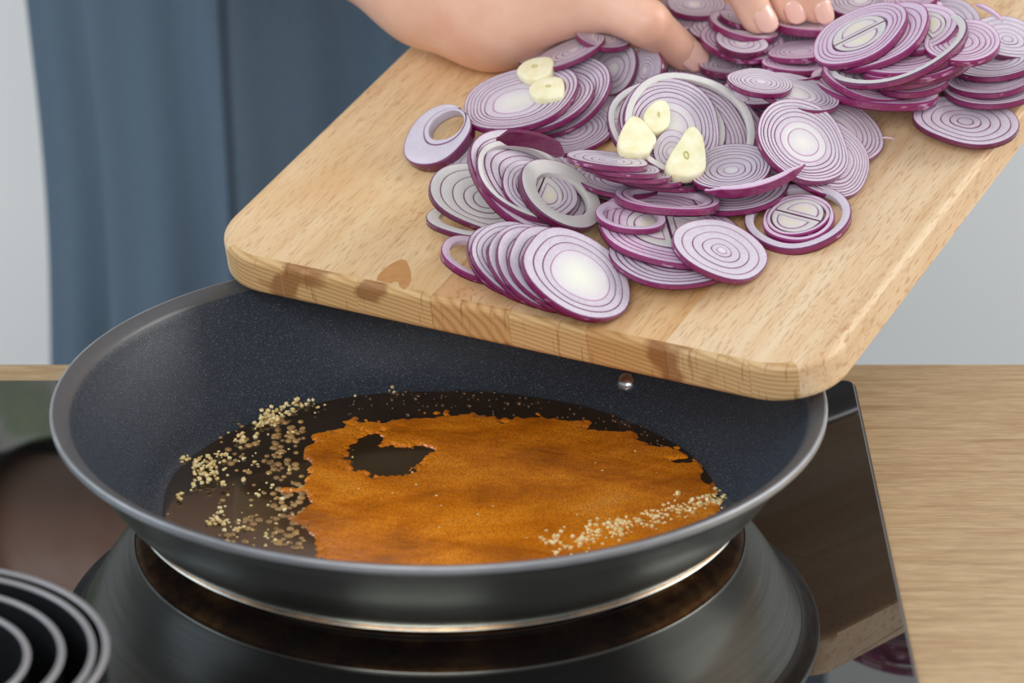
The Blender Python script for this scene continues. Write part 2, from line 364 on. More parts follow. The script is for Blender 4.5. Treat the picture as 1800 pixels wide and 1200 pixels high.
# handle: tapered tube leaving the outer wall behind the board
V = []; Fc = []; NH = 24; azh = AZ
for i in range(15):
    s = i/14; rr = 0.121+0.165*s; z = 0.026+0.035*s-0.02*s*s; wd = 0.016-0.006*math.sin(math.pi*min(1, s*1.3))+0.003*s; hh = 0.0065
    for k in range(NH):
        a = 2*math.pi*k/NH; y = wd*math.cos(a)*abs(math.cos(a))**-0.3 if abs(math.cos(a)) > 1e-3 else 0; x = rr
        V.append((x*math.cos(azh)-y*math.sin(azh), x*math.sin(azh)+y*math.cos(azh), z+hh*math.sin(a)))
for i in range(14):
    for k in range(NH): Fc.append((i*NH+k, i*NH+(k+1) % NH, (i+1)*NH+(k+1) % NH, (i+1)*NH+k))
Fc.append(tuple(range(NH))); Fc.append(tuple(14*NH+k for k in reversed(range(NH))))
obj('handle', mesh('handle', V, Fc, 'handle_dark', smooth=True), pan)

# ------------------------------------------------------------------ caramel in the pan
poly_px = [(578, 702), (640, 688), (760, 680), (900, 690), (1040, 715), (1160, 755), (1245, 810), (1290, 865), (1275, 905), (1180, 960), (1000, 1010), (800, 1035), (650, 1020), (548, 1000), (565, 970), (545, 940), (512, 912), (545, 884), (508, 862), (550, 836), (522, 808), (562, 780), (530, 752), (565, 728)]
poly = np.array([on_z(x, y, ZFL)[:2] for x, y in poly_px])
hole_px = [(610, 800), (640, 765), (668, 762), (672, 785), (705, 790), (735, 785), (760, 793), (745, 806), (735, 822), (700, 838), (655, 838), (622, 825)]
hole = np.array([on_z(x, y, ZFL)[:2] for x, y in hole_px])
def poly_sd(P, poly):
    d = np.full(len(P), 1e9); ins = np.zeros(len(P), bool); n = len(poly)
    for i in range(n):
        a, b = poly[i], poly[(i+1) % n]; e = b-a; w_ = P-a
        tt = np.clip((w_@e)/(e@e), 0, 1); d = np.minimum(d, np.linalg.norm(w_-tt[:, None]*e, axis=1))
        c1 = (a[1] > P[:, 1]) != (b[1] > P[:, 1]); xx = a[0]+(P[:, 1]-a[1])/(b[1]-a[1]+1e-12)*e[0]; ins ^= c1 & (P[:, 0] < xx)
    return np.where(ins, d, -d)
def fnoise(P, seed, base, octv=4):
    r = np.random.default_rng(seed); out = np.zeros(len(P)); amp = 1
    for o in range(octv):
        for _ in range(5):
            k = r.normal(size=2); k *= base*(2**o)/np.linalg.norm(k); out += amp*np.sin(P@k*6.283+r.uniform(0, 6.28))/5
        amp *= 0.6
    return out
N = 420; xs = np.linspace(-0.106, 0.106, N); G = np.stack(np.meshgrid(xs, xs, indexing='ij'), -1).reshape(-1, 2)
sd = poly_sd(G, poly) + 0.0038*fnoise(G, 1, 55); sh = -poly_sd(G, hole) + 0.0030*fnoise(G, 2, 90)
gz = np.c_[G, np.full(len(G), ZFL)]-CAM; gpx = 900+F*(gz@RIGHT)/(gz@FWD); gpy = 600-F*(gz@UP)/(gz@FWD)
el = 1-np.sqrt(((gpx-(790+0.25*(900-gpy)))/500)**2+(np.minimum(gpy-890, 0)/168)**2)                       # the grainy caramel ends short of the far side, dark brown syrup layer beyond
sd = np.minimum(sd, 0.09*(el-0.06+0.09*fnoise(G, 9, 28, 4)))
sdm = np.minimum(np.minimum(sd, sh), 0.1030-np.linalg.norm(G, axis=1))
hgt = ZFL + 0.0013*np.clip(1-(1-np.clip(sdm, 0, 0.003)/0.003)**2, 0, 1) - 0.35*np.clip(-sdm, 0, 0.002) + 0.00006*fnoise(G, 5, 120, 3)
idx = np.arange(N*N).reshape(N, N); q = np.stack([idx[:-1, :-1], idx[1:, :-1], idx[1:, 1:], idx[:-1, 1:]], -1).reshape(-1, 4)
q = q[(sdm[q] > -0.0014).all(1)]; used = np.unique(q); rm = -np.ones(N*N, int); rm[used] = np.arange(len(used))
me = mesh('caramel', np.c_[G[used], hgt[used]], rm[q], 'caramel', smooth=True)
car = obj('caramel', me)
# thin opaque dark brown syrup layer over the whole pan floor around the grainy caramel
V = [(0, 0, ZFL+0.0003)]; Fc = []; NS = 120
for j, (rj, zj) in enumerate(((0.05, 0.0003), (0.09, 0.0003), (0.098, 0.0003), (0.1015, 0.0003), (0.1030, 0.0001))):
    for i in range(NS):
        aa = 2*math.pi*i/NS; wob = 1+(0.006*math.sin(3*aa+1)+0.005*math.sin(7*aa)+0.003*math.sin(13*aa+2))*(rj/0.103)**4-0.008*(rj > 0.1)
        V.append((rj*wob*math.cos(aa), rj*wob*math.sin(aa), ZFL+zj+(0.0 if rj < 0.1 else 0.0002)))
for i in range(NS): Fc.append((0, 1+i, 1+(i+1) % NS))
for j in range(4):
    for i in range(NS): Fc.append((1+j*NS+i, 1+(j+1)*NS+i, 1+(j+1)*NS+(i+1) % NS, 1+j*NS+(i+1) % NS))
obj('dark_syrup', mesh('dark_syrup', V, Fc, 'dark_syrup', smooth=True), car)
setp(car, 'amber brown puddle of melting caramel in the frying pan', 'caramel')

def blobs(name, pts, mat, seed, squash=1.0, jag=0.25, sub=1):
    r = np.random.default_rng(seed); bm = bmesh.new(); bmesh.ops.create_icosphere(bm, subdivisions=sub, radius=1.0)
    bv = np.array([v.co[:] for v in bm.verts]); bf = np.array([[v.index for v in f.verts] for f in bm.faces]); bm.free()
    V = []; Fc = []; k = 0
    for x, y, z, s in pts:
        V.append(bv*s*(1+jag*r.uniform(-1, 1, (len(bv), 1)))*np.array([1, 1, squash])+np.array([x, y, z])); Fc.append(bf+k); k += len(bv)
    return obj(name, mesh(name, np.concatenate(V), np.concatenate(Fc), mat, smooth=sub > 1))
def clump(px, py, n, sx, sy, s, layers=1):
    out = []
    for _ in range(n):
        x, y = rng.normal(px, sx), rng.normal(py, sy); p = on_z(x, y, ZFL); rr = rng.uniform(0.5, 1.15)*s*0.9
        if math.hypot(p[0], p[1]) > 0.106: continue
        out.append((p[0], p[1], ZFL+0.0010*rng.integers(0, layers+1)+rr*0.5, rr))
    return out
pts = []
for a in [(520, 710, 46, 16, 10, .0011, 2), (495, 725, 40, 18, 11, .0011, 2), (470, 735, 26, 12, 9, .0011, 2), (545, 712, 14, 14, 8, .001, 1), (457, 748, 14, 7, 4, .001, 1), (482, 742, 16, 8, 4, .001, 1),
          (424, 776, 18, 6, 5, .0011, 2), (345, 812, 20, 10, 6, .001, 1), (365, 838, 60, 14, 12, .0012, 3), (388, 804, 10, 6, 4, .001, 1), (314, 874, 9, 4, 4, .001, 1), (339, 858, 5, 2, 4, .0009, 1),
          (372, 917, 18, 10, 6, .001, 1), (395, 917, 6, 4, 3, .001, 0), (295, 907, 1, 1, 1, .001, 0), (418, 931, 8, 6, 4, .001, 1), (600, 693, 8, 10, 4, .001, 1), (685, 688, 6, 4, 3, .001, 1)]: pts += clump(*a)
for i in range(70):   # melting grains thinning out towards the puddle
    x = rng.uniform(380, 520); y = rng.uniform(755, 960); pts += clump(x, y, 1, 3, 3, rng.uniform(.0006, .0013), 0)
for i in range(520):   # the band of sugar along the front edge
    s = rng.beta(1.4, 1.2); x = 950+330*s+rng.normal(0, 6); y = 967-88*s**1.25+rng.normal(-4, 13 - 5*s); pts += clump(x, y, 1, 1, 1, rng.uniform(.0006, .0013), 1)
for i in range(60): pts += clump(rng.uniform(580, 1200), rng.uniform(800, 960), 1, 1, 1, .0005, 1)
sg = blobs('sugar_grains', pts, 'sugar', 11, 0.85, 0.32); setp(sg, 'golden sugar grains melting at the edges of the caramel', 'sugar', kind='stuff')
pts = []
for i in range(150):
    s = rng.uniform(0, 1); x = 620+560*s+rng.normal(0, 12); y = 705-20*math.sin(s*3.0)+80*s**2+rng.normal(0, 16); p = on_z(x, y, ZFL+0.001)
    if math.hypot(p[0], p[1]) < 0.102: pts.append((p[0], p[1], ZFL+0.0004, rng.choice([.0005, .0007, .0010, .0014], p=[.4, .35, .2, .05])))
bb = blobs('caramel_bubbles', pts, 'bubble', 13, 0.7, 0.03, 2); setp(bb, 'tiny dark shiny bubbles on the far side of the caramel', 'bubbles', kind='stuff')
pts = []
for i in range(210):
    x = rng.choice([rng.uniform(385, 530), rng.uniform(480, 535)]); y = rng.uniform(740, 965); p = on_z(x, y, ZFL); pts.append((p[0], p[1], ZFL+0.0003, rng.uniform(.0006, .0017)))
bb = blobs('syrup_drops', pts, 'syrup', 12, 0.6, 0.04, 2); setp(bb, 'small amber syrup drops between the sugar clumps and the caramel', 'syrup', kind='stuff')

# ------------------------------------------------------------------ nested ring cutters, lower corner of the hob
ctr = on_z(-173, 1148, 0.044); CUTS = [(0.0640, 0.0440, 'widest black ring cutter, enclosing the other nested cutters on the hob'), (0.0598, 0.0432, 'second widest black ring cutter, just inside the widest one'),
        (0.0500, 0.0425, 'third widest black ring cutter of the nested set on the hob'), (0.0392, 0.0418, 'smallest black ring cutter at the centre of the nested set')]
for R, H, lab in CUTS:
    e = empty('ring_cutter', (ctr[0], ctr[1], 0)); setp(e, lab, 'cutter', 'nested black ring cutters')
    V, Fc = lathe([(R-0.0008, H-0.001), (R-0.0010, 0.0003), (R-0.0004, 0.0), (R, 0.0004), (R, H-0.001)], 96)
    obj('wall', mesh('cutter_wall', V, Fc, 'cutter_black', smooth=True), e)
    V, Fc = lathe([(R+0.0006*math.cos(a)-0.0002+0.0006*math.cos(a), H-0.0008+0.0009*math.sin(a)) for a in np.linspace(0, 2*math.pi, 11)], 96)
    obj('rolled_rim', mesh('cutter_rim', V, Fc, 'cutter_rim', smooth=True), e)

# ------------------------------------------------------------------ cutting board
YAW, SLOPE, BW, BT, BL = -0.50631, 0.21715, 0.2625, 0.0160, 0.385
BO = np.array([-0.0935, 0.1088, 0.0462])
bu = np.array([math.cos(YAW), math.sin(YAW), 0]); bh = np.array([-math.sin(YAW), math.cos(YAW), 0])
bv = bh*math.cos(SLOPE)+np.array([0, 0, math.sin(SLOPE)]); bn = np.cross(bu, bv)
BM = Matrix([[bu[0], bv[0], bn[0], BO[0]], [bu[1], bv[1], bn[1], BO[1]], [bu[2], bv[2], bn[2], BO[2]], [0, 0, 0, 1]])
board = empty('cutting_board', mat=BM); setp(board, 'beech cutting board of glued staves resting on the pan rim', 'cutting board')
RC, FIL = 0.026, 0.0028
lev = [(FIL*0.9, 0.0)]; lev = []
for k in range(5):
    a = math.radians(90*k/4); lev.append((FIL-FIL*math.sin(a), FIL-FIL*math.cos(a)))
lev = [(d, z) for d, z in lev]; lev += [(d, BT-z) for d, z in reversed(lev)]     # (inset, height) from bottom to top
def outline_y(x, d):
    r = RC-d; x0, x1, y0, y1 = d, BW-d, d, BL-d
    if x < x0+r: dx = x0+r-x
    elif x > x1-r: dx = x-(x1-r)
    else: dx = 0
    q_ = r-math.sqrt(max(0, r*r-dx*dx)); return y0+q_, y1-q_
edges_px = [480, 612, 742, 880, 1016, 1155, 1302]
joints = [0.0]
for px in edges_px:
    py = 524+(px-483)*0.2195; p = on_z(px, py, BO[2]+0.004); joints.append(float((p-BO)@bu))
joints.append(BW)
TONE = [(1.0, .97, .93), (1.0, .96, .88), (1.0, .98, .92), (.93, .82, .72), (1.0, .98, .95), (.92, .80, .66), (.99, 1.0, 1.03), (1.0, 1.01, 1.05)]
for i in range(len(joints)-1):
    a, b = joints[i]+(0.00006 if i else 0), joints[i+1]-(0.00006 if i < len(joints)-2 else 0)
    n = 22 if i in (0, len(joints)-2) else 4
    tx = np.linspace(0, 1, n+1)
    if i == 0: tx = tx**2.2
    if i == len(joints)-2: tx = 1-(1-tx)**2.2
    V = []; Fc = []; mi = []; L = len(lev)
    for s in tx:
        X = a+(b-a)*s
        for d, z in lev:
            x = d+(BW-2*d)*X/BW; yf, yb = outline_y(x, d); V.append((x, yf, z))
        for d, z in reversed(lev):
            x = d+(BW-2*d)*X/BW; yf, yb = outline_y(x, d); V.append((x, yb, z))
    M2 = 2*L
    for c in range(n):
        for k in range(M2):
            k2 = (k+1) % M2; Fc.append((c*M2+k, (c+1)*M2+k, (c+1)*M2+k2, c*M2+k2))
            xm = a+(b-a)*(tx[c]+tx[c+1])/2; corner = xm < 0.010 or xm > BW-0.010
            mi.append(1 if (k < L-1 or L <= k < M2-1) and not corner else 0)
    for c in (0, n):
        Fc.append(tuple(c*M2+k for k in (range(M2) if c else reversed(range(M2))))); mi.append(0)
    st = obj('stave', mesh('stave', V, Fc, ['beech_long', 'beech_end'], mi), board); st.color = (*TONE[i], 1)
BTOP = BO+bn*BT
def on_board(px, py, h=0.0):
    d = raydir(px, py); return CAM+d*(((BTOP+bn*h-CAM)@bn)/(d@bn))
# the heart-shaped stain soaked into the wood
def stain(px_pts, name='stain'):
    P = [on_board(x, y, 0.00006) for x, y in px_pts]; inv = BM.inverted(); V = [inv @ Vector(p) for p in P]
    obj(name, mesh(name, V, [tuple(range(len(V)))], 'wood_stain'), board)
stain([(662, 492), (664, 484), (676, 472), (690, 462), (706, 455), (714, 458), (718, 466), (722, 478), (723, 492), (718, 502), (710, 508), (703, 504), (700, 496), (694, 494), (688, 498), (676, 496)])

# ------------------------------------------------------------------ onion slices: shared meshes of their rings
NSEG = 44
PHI = np.linspace(0, 2*np.pi, NSEG, endpoint=False)
def warp(seed, amp=0.03):
    r = np.random.default_rng(seed); out = np.ones(NSEG)
    for k in (2, 3, 4, 5): out += amp/(k-0.6)*np.cos(k*PHI+r.uniform(0, 6.28))
    return out
def curve(rad, wp, c=(0, 0), ey=1.0):
    return np.stack([c[0]+rad*wp*np.cos(PHI), c[1]+rad*ey*wp*np.sin(PHI)], 1)
def bend(me_v, amt):
    return me_v
def ring_me(name, co, ci, mats, bow=0.0, th=1.0):
    """ring between closed outlines co and ci (ci None: a disc); local z spans the slice thickness"""
    e = 0.008; V = []; ed = []; n = len(co)
    cen = co.mean(0); rad = (co-cen)/np.linalg.norm(co-cen, axis=1)[:, None]
    def lay(P, z, d): V.append(np.c_[P, np.full(n, z*th)]); ed.append(np.full(n, d))
    wd = np.linalg.norm(co-ci, axis=1).mean() if ci is not None else np.linalg.norm(co-cen, axis=1).mean()
    lay(co*0.985+cen*0.015, -.34, 0); lay(co, .30, 0); lay(co-rad*e, .5, 0.0)
    if ci is not None:
        ri = (ci-ci.mean(0)); ri = ri/np.linalg.norm(ri, axis=1)[:, None]
        lay(ci+ri*e, .5, wd); lay(ci, .36, wd); lay(ci, -.36, wd); lay(ci+ri*e, -.5, wd); lay(co-rad*e, -.5, 0.0); m = 8; closed = True
    else:
        lay(cen+(co-cen)*0.5, .47, wd*0.5); lay(cen+(co-cen)*0.08, .46, wd*0.95); m = 5; closed = False
    Vv = np.concatenate(V); Fc = []; mi = []
    for k in range(m if closed else m-1):
        k2 = (k+1) % m
        for i in range(n):
            j = (i+1) % n; Fc.append((k*n+i, k*n+j, k2*n+j, k2*n+i)); mi.append(1 if k == 0 or (closed and k == 7) else 0)
    if not closed:
        Fc.append(tuple((m-1)*n+i for i in range(n))); mi.append(0); Fc.append(tuple(reversed(range(n)))); mi.append(0)
    if bow: Vv[:, 2] += bow*((Vv[:, :2]**2).sum(1))
    me = mesh(name, Vv, Fc, mats, mi, True)
    at = me.attributes.new('edge', 'FLOAT', 'POINT'); at.data.foreach_set('value', np.concatenate(ed).astype(np.float32))
    return me
def concentric(seed, radii, flesh, drift=(0.05, 0.03), core='onion_core', skin='onion_skin', coreR=0.3, amp=0.045, bow=0.35):
    w0, w1 = warp(seed, amp), warp(seed+50, amp); out = []; R = list(radii)
    cs = [curve(r, (w0*r+w1*(1-r))*(1+0.25*(warp(seed*31+j, amp)-1)), (drift[0]*(1-r), drift[1]*(1-r)), 1-0.06*(seed % 3)*0.5) for j, r in enumerate(R)]
    for i in range(len(R)):
        last = i == len(R)-1
        th = 1.0 - 0.03*((i*7+seed) % 3)
        fl = flesh
        if R[i] <= coreR: fl = core
        out.append(('ring' if not last else 'heart', ring_me('onion_ring' if not last else 'onion_heart', cs[i], None if last else cs[i+1]*0.992+cs[i+1].mean(0)*0.008, [fl, skin if i == 0 else 'onion_layer'], bow, th)))
    return out
def double(seed, radii, flesh, split=0.6, skin='onion_skin', amp=0.045, hearts='onion_core_yellow'):
    w0 = warp(seed, amp); out = []; R = list(radii)+[split]
    cs = [curve(r, w0, (0, 0)) for r in R]
    for i in range(len(radii)):
        out.append(('ring', ring_me('onion_ring', cs[i], cs[i+1]*0.99, [flesh, skin if i == 0 else 'onion_layer'], 0, 1.0-0.03*(i % 2))))
    for sgn in (-1, 1):
        a = np.linspace(0.02, math.pi-0.02, 32); arc = np.stack([split*0.975*np.cos(a), split*0.975*np.sin(a)], 1)
        ln = np.stack([np.linspace(arc[-1, 0], arc[0, 0], 14)[1:-1], np.full(12, 0.008)], 1)
        P = np.concatenate([arc, ln]); P[:, 1] = np.maximum(P[:, 1], 0.008)
        if sgn < 0: P = P*np.array([-1, -1])
        c = np.array([0.1*sgn, 0.27*sgn*split/0.6])
        def shrink(f): return c+(P-c)*f
        out.append(('ring', ring_me('onion_half_ring', P, shrink(0.66), ['onion_pale', 'onion_layer'], 0, 0.97)))
        out.append(('heart', ring_me('onion_heart', shrink(0.65), None, [hearts, 'onion_layer'], 0, 0.95)))
    return out
PR = {
 'A': concentric(1, [1, .89, .78, .67, .55, .42, .27], 'onion_flesh', (.06, -.04)),
 'A2': concentric(2, [1, .91, .82, .73, .63, .50, .34, .18], 'onion_flesh', (-.12, .02)),
 'A3': concentric(3, [1, .87, .76, .64, .50, .33], 'onion_pink', (.05, .08), 'onion_core_yellow'),
 'C': concentric(4, [1, .82, .60, .40, .22, .11], 'onion_flesh', (.04, .0), coreR=.12),
 'C2': concentric(5, [1, .84, .66, .47, .30, .16], 'onion_flesh', (.02, .03), coreR=.0, skin='onion_dark'),
 'D': concentric(6, [1, .93, .86, .79, .71, .62, .50, .34], 'onion_flesh', (.02, -.02), coreR=.52),
 'D2': concentric(7, [1, .94, .88, .81, .74, .66, .57, .40], 'onion_flesh', (-.18, -.05), coreR=.42),
 'W': concentric(8, [1, .84, .70, .56], 'onion_flesh', (.12, .08), coreR=.57),
 'E': concentric(9, [1, .83, .64, .44, .27], 'onion_pale', (.18, .0), 'onion_pale', 'onion_dark', amp=.06),
 'S': concentric(10, [1, .74, .50, .28], 'onion_flesh', (.05, -.05), skin='onion_dark', amp=.05),
 'B': double(11, [1, .86, .74], 'onion_flesh', .64),
 'B2': double(12, [1, .84], 'onion_pink', .68),
 'B3': double(13, [1, .90, .81, .72], 'onion_pink', .60),
 'R1': [('ring', ring_me('onion_ring', curve(1, warp(21)), curve(.88, warp(21)), ['onion_pale', 'onion_skin']))],
 'R2': [('ring', ring_me('onion_ring', curve(1, warp(22)), curve(.64, warp(23), (.03, -.02)), ['onion_pale', 'onion_dark']))],
 'R3': [('ring', ring_me('onion_ring', curve(1, warp(24)), curve(.865, warp(24)), ['onion_pink', 'onion_skin'])), ('ring', ring_me('onion_ring', curve(.86, warp(24)), curve(.73, warp(25), (.02, 0)), ['onion_pink', 'onion_layer']))],
 'R4': [('ring', ring_me('onion_ring', curve(1, warp(26)), curve(.78, warp(26)), ['onion_pink', 'onion_skin']))],
 'R5': [('ring', ring_me('onion_ring', curve(1, warp(27, .05)), curve(.64, warp(28), (.28, .14)), ['onion_flesh', 'onion_dark'])), ('ring', ring_me('onion_ring', curve(.625, warp(28), (.28, .14)), curve(.52, warp(29), (.33, .16)), ['onion_flesh', 'onion_layer']))],
 'R6': [('ring', ring_me('onion_ring', curve(1, warp(30, .05)), curve(.72, warp(30, .05)), ['onion_pale', 'onion_dark']))],
 'N': [('ring', ring_me('onion_ring', curve(1, warp(31)), curve(.83, warp(31)), ['onion_flesh', 'onion_skin']))] + [('ring', ring_me('onion_ring', curve(.70, warp(32), (-.04, .04)), curve(.60, warp(32), (-.04, .04)), ['onion_pink', 'onion_skin']))],
}
HOLE = {'R1': .88, 'R2': .64, 'R3': .73, 'R4': .78, 'R5': .5, 'R6': .72}
# nested double heart that sits inside the loose ring 'N'
for nm, me_ in double(14, [.60], 'onion_pink', .52, skin='onion_skin'):
    PR['N'].append((nm, me_))

# strips: arcs of a ring cut open
def strip_me(name, a0, a1, width, taper=True, n=26):
    V = []; Fc = []; mi = []; ed = []
    for i in range(n+1):
        s = i/n; a = a0+(a1-a0)*s; wd = width*(math.sin(math.pi*min(max(s, .04), .96))**0.45 if taper else 1.0)
        zz = 0.5*(min(1, math.sin(math.pi*min(max(s, .03), .97))*2.2) if taper else 1.0)
        for r, z, d in ((1, -zz, 0), (1, zz, 0), (1-wd, zz*.9, wd), (1-wd, -zz*.9, wd)):
            V.append((r*math.cos(a), r*math.sin(a), z)); ed.append(d)
    for i in range(n):
        for k in range(4): Fc.append((i*4+k, (i+1)*4+k, (i+1)*4+(k+1) % 4, i*4+(k+1) % 4)); mi.append(1 if k == 0 else 0)
    Fc.append((3, 2, 1, 0)); mi.append(0); Fc.append((n*4, n*4+1, n*4+2, n*4+3)); mi.append(0)
    me = mesh(name, V, Fc, ['onion_pink', 'onion_skin'], mi, False)
    at = me.attributes.new('edge', 'FLOAT', 'POINT'); at.data.foreach_set('value', np.array(ed, np.float32)); return me

# ------------------------------------------------------------------ dropping the slices on the board: each one comes to rest on what lies under it
STEP = 3.0
gx = np.arange(660, 1960, STEP); gy = np.arange(-260, 620, STEP)
GX, GY = np.meshgrid(gx, gy, indexing='ij')
DIR = FWD[None, None]+RIGHT*((GX[..., None]-900)/F)-UP*((GY[..., None]-600)/F)
T = ((BTOP-CAM)@bn)/(DIR@bn)
PB = CAM+DIR*T[..., None]; lu = (PB-BO)@bu; lv = (PB-BO)@bv
T = np.where((lu < 0) | (lu > BW) | (lv < 0) | (lv > BL), 9.0, T)
T0 = T.copy()
def settle(cx, cy, a, b, theta, th, hole=0.0, q=8, sign=1, arc=None, front=0.0):
    th_r = math.radians(theta); ct, st_ = math.cos(th_r), math.sin(th_r)
    X = (GX-cx)*ct+(GY-cy)*st_; Y = -(GX-cx)*st_+(GY-cy)*ct
    rr = (X/a)**2+(Y/b)**2; m = (rr <= 1.0) & (rr >= hole*hole)
    k = b/a; s_ = math.sqrt(max(0, 1-k*k))
    mn = -UP*ct*1.0+0*RIGHT; minor_up = RIGHT*st_+UP*ct          # minor axis of the ellipse, towards the top of the picture
    nrm = -FWD*k+minor_up*s_*sign; nrm /= np.linalg.norm(nrm)
    d0 = raydir(cx, cy); nd = DIR[m]@nrm; tc = (d0@nrm)/nd       # depth relative to the centre
    lim = T[m]; ok = lim < 8
    if ok.sum() == 0: s = 1.45
    else: s = np.percentile(((lim-th/2/np.abs(nd))/tc)[ok], q)
    s -= front
    low = ((CAM+d0*s-BTOP)@bn)-a/F*s*math.sqrt(max(0, 1-(nrm@bn)**2))-th/2*abs(nrm@bn)
    if low < -0.0002 and ok.sum() > 0.6*max(1, m.sum()): s += (low+0.0002)/(-(d0@bn))*1.05
    T[m] = np.minimum(T[m], s*tc-th/2/np.abs(nd))
    P0 = CAM+d0*s; R = a/F*s
    xa = RIGHT*ct-UP*st_; xa = xa-nrm*(xa@nrm); xa /= np.linalg.norm(xa); ya = np.cross(nrm, xa)
    return P0, R, xa, ya, nrm
used_rot = np.random.default_rng(99)
def rot_frame(P0, R, xa, ya, nrm, th, spin):
    c, s = math.cos(spin), math.sin(spin); x2 = xa*c+ya*s; y2 = -xa*s+ya*c
    return Matrix([[x2[0]*R, y2[0]*R, nrm[0]*th, P0[0]], [x2[1]*R, y2[1]*R, nrm[1]*th, P0[1]], [x2[2]*R, y2[2]*R, nrm[2]*th, P0[2]], [0, 0, 0, 1]])
def place(proto, cx, cy, a, b, theta, th, label, group, name=None, spin=None, q=24, hole=None, front=0.0):
    th = th*0.68/1000
    fr_ = settle(cx, cy, a, b, theta, th, HOLE.get(proto, 0.0) if hole is None else hole, q, front=front)
    spin = used_rot.uniform(0, 6.28) if spin is None else math.radians(spin)
    e = empty(name or ('onion_ring' if proto.startswith('R') else 'onion_slice'), mat=rot_frame(*fr_, th, spin))
    setp(e, label, 'onion ring' if proto.startswith('R') else 'onion slice', group)
    for nm, me_ in PR[proto]: obj('ring' if nm == 'ring' else 'heart', me_, e)
    return e
def strip(cx, cy, a, b, theta, th, a0, a1, width, label, front=0.002, taper=True, flesh='onion_pink'):
    th = th*0.75/1000; h0 = T.copy()
    fr_ = settle(cx, cy, a, b, theta, th, 0.8, 50, front=front); T[:] = np.minimum(h0, h0)
    me_ = strip_me('onion_strip', math.radians(a0), math.radians(a1), width, taper)
    me_.materials[0] = MATS[flesh]; e = obj('onion_strip', me_); e.matrix_world = rot_frame(*fr_, th, 0.0); setp(e, label, 'onion strip'); return e

GB = 'onion slices hidden low in the heap'; LB = 'red onion slice lying flat low in the heap, mostly covered by other slices'
fill = [(905, 285, 82), (1000, 235, 82), (1095, 200, 80), (1190, 175, 82), (1290, 205, 82), (1385, 175, 78), (1105, 315, 80), (1225, 345, 82), (1330, 300, 78), (1500, 135, 82), (1610, 125, 82), (1690, 125, 74),
        (990, 130, 74), (1100, 125, 78), (1240, 118, 80), (1360, 105, 76), (1450, 75, 76), (1560, 40, 80), (1650, 40, 78), (1160, 40, 70), (1280, 45, 72), (1400, 15, 70), (1490, -30, 70), (1210, -40, 66)]
for i, (x, y, a) in enumerate(fill):
    place(['A', 'A2', 'D', 'C2', 'D2'][i % 5], x, y, a, a*0.545, -7+(i*37 % 17)-8, 2.8, LB, GB, q=60)

# --- under the hand
GH = 'slices under the hand'; LH = 'red onion slice poking out from under the heel of the hand'
place('C2', 905, 78, 78, 34, -12, 3.2, LH, GH); place('A', 960, 88, 60, 26, -22, 3.2, LH, GH); place('A2', 1005, 95, 66, 24, -24, 3.2, LH, GH)
place('D', 1062, 70, 50, 24, 5, 3.5, LH, GH)
place('S', 1080, 122, 52, 40, -60, 3.4, 'small pale onion slice standing tilted beneath the outstretched thumb', None)
place('A2', 1135, 130, 46, 30, -70, 3.4, 'dark purple onion slice on edge just below the thumb', None)
# --- slices topped by the two garlic slices near the heel of the hand
GL = 'stacked slices beside the heel of the hand'; LL = 'wide red onion slice stacked under the slice that carries two garlic slices'
place('D2', 975, 172, 108, 70, -30, 3.6, 'wide onion slice two layers below the pair of garlic slices by the hand', GL); place('D', 940, 181, 108, 58, -17, 3.6, LL, GL)
place('D2', 917, 178, 108, 57, -15, 4.0, 'wide red onion slice carrying two garlic slices beside the heel of the hand', None, spin=10)
place('R5', 772, 243, 66, 46, -35, 7.0, 'thick-sided onion end ring lying alone on bare wood away from the heap', None, spin=-10)
place('C2', 852, 290, 74, 44, -25, 3.3, 'curled onion slice tucked behind the large pale slice', None)
# --- pale pile
place('R6', 832, 388, 80, 34, 4, 3.2, 'thin pale onion ring flat on the wood under the pale slices', None, spin=20)
place('E', 842, 350, 88, 58, 22, 3.5, 'pale greenish white onion slice with wide rings beside the bare wood', None, spin=0)
place('A', 930, 325, 125, 76, 35, 4.6, 'largest onion slice, dark purple side, under the thick white ring', None, spin=40)
place('R1', 922, 318, 96, 60, 33, 4.4, 'loose purple onion ring lying around the double-hearted slice', None)
place('B', 946, 337, 72, 47, 30, 4.0, 'double-hearted onion slice seen through the thick white ring', None, spin=95)
place('R2', 984, 344, 82, 50, 35, 5.0, 'thick white onion ring with an open oval hole', None, spin=0)
# --- fan at the front edge
place('R4', 842, 458, 72, 34, 18, 4.0, 'open onion ring under the end of the fan of slices', None)
ORD = ['second', 'third', 'fourth', 'fifth', 'sixth']
GF = 'fan of slices at the front of the board'; LF = 'onion slice fanned out under the white-hearted slice at the front of the board'
for x, y, a, b in ((905, 462, 96, 62), (916, 465, 98, 64), (945, 472, 102, 66), (962, 476, 104, 68), (985, 481, 106, 69)):
    place(['W', 'A', 'W', 'A2', 'W'][x % 5], x, y, a, b, 30, 3.0, ORD[int({905: 4, 916: 3, 945: 2, 962: 1, 985: 0}[x])]+' onion slice of the front fan, counted down from its white-hearted top slice', GF, q=14)
place('W', 1011, 487, 108, 70, 30, 4.4, 'onion slice with a big bright white heart topping the fan at the front edge', None, spin=-20)
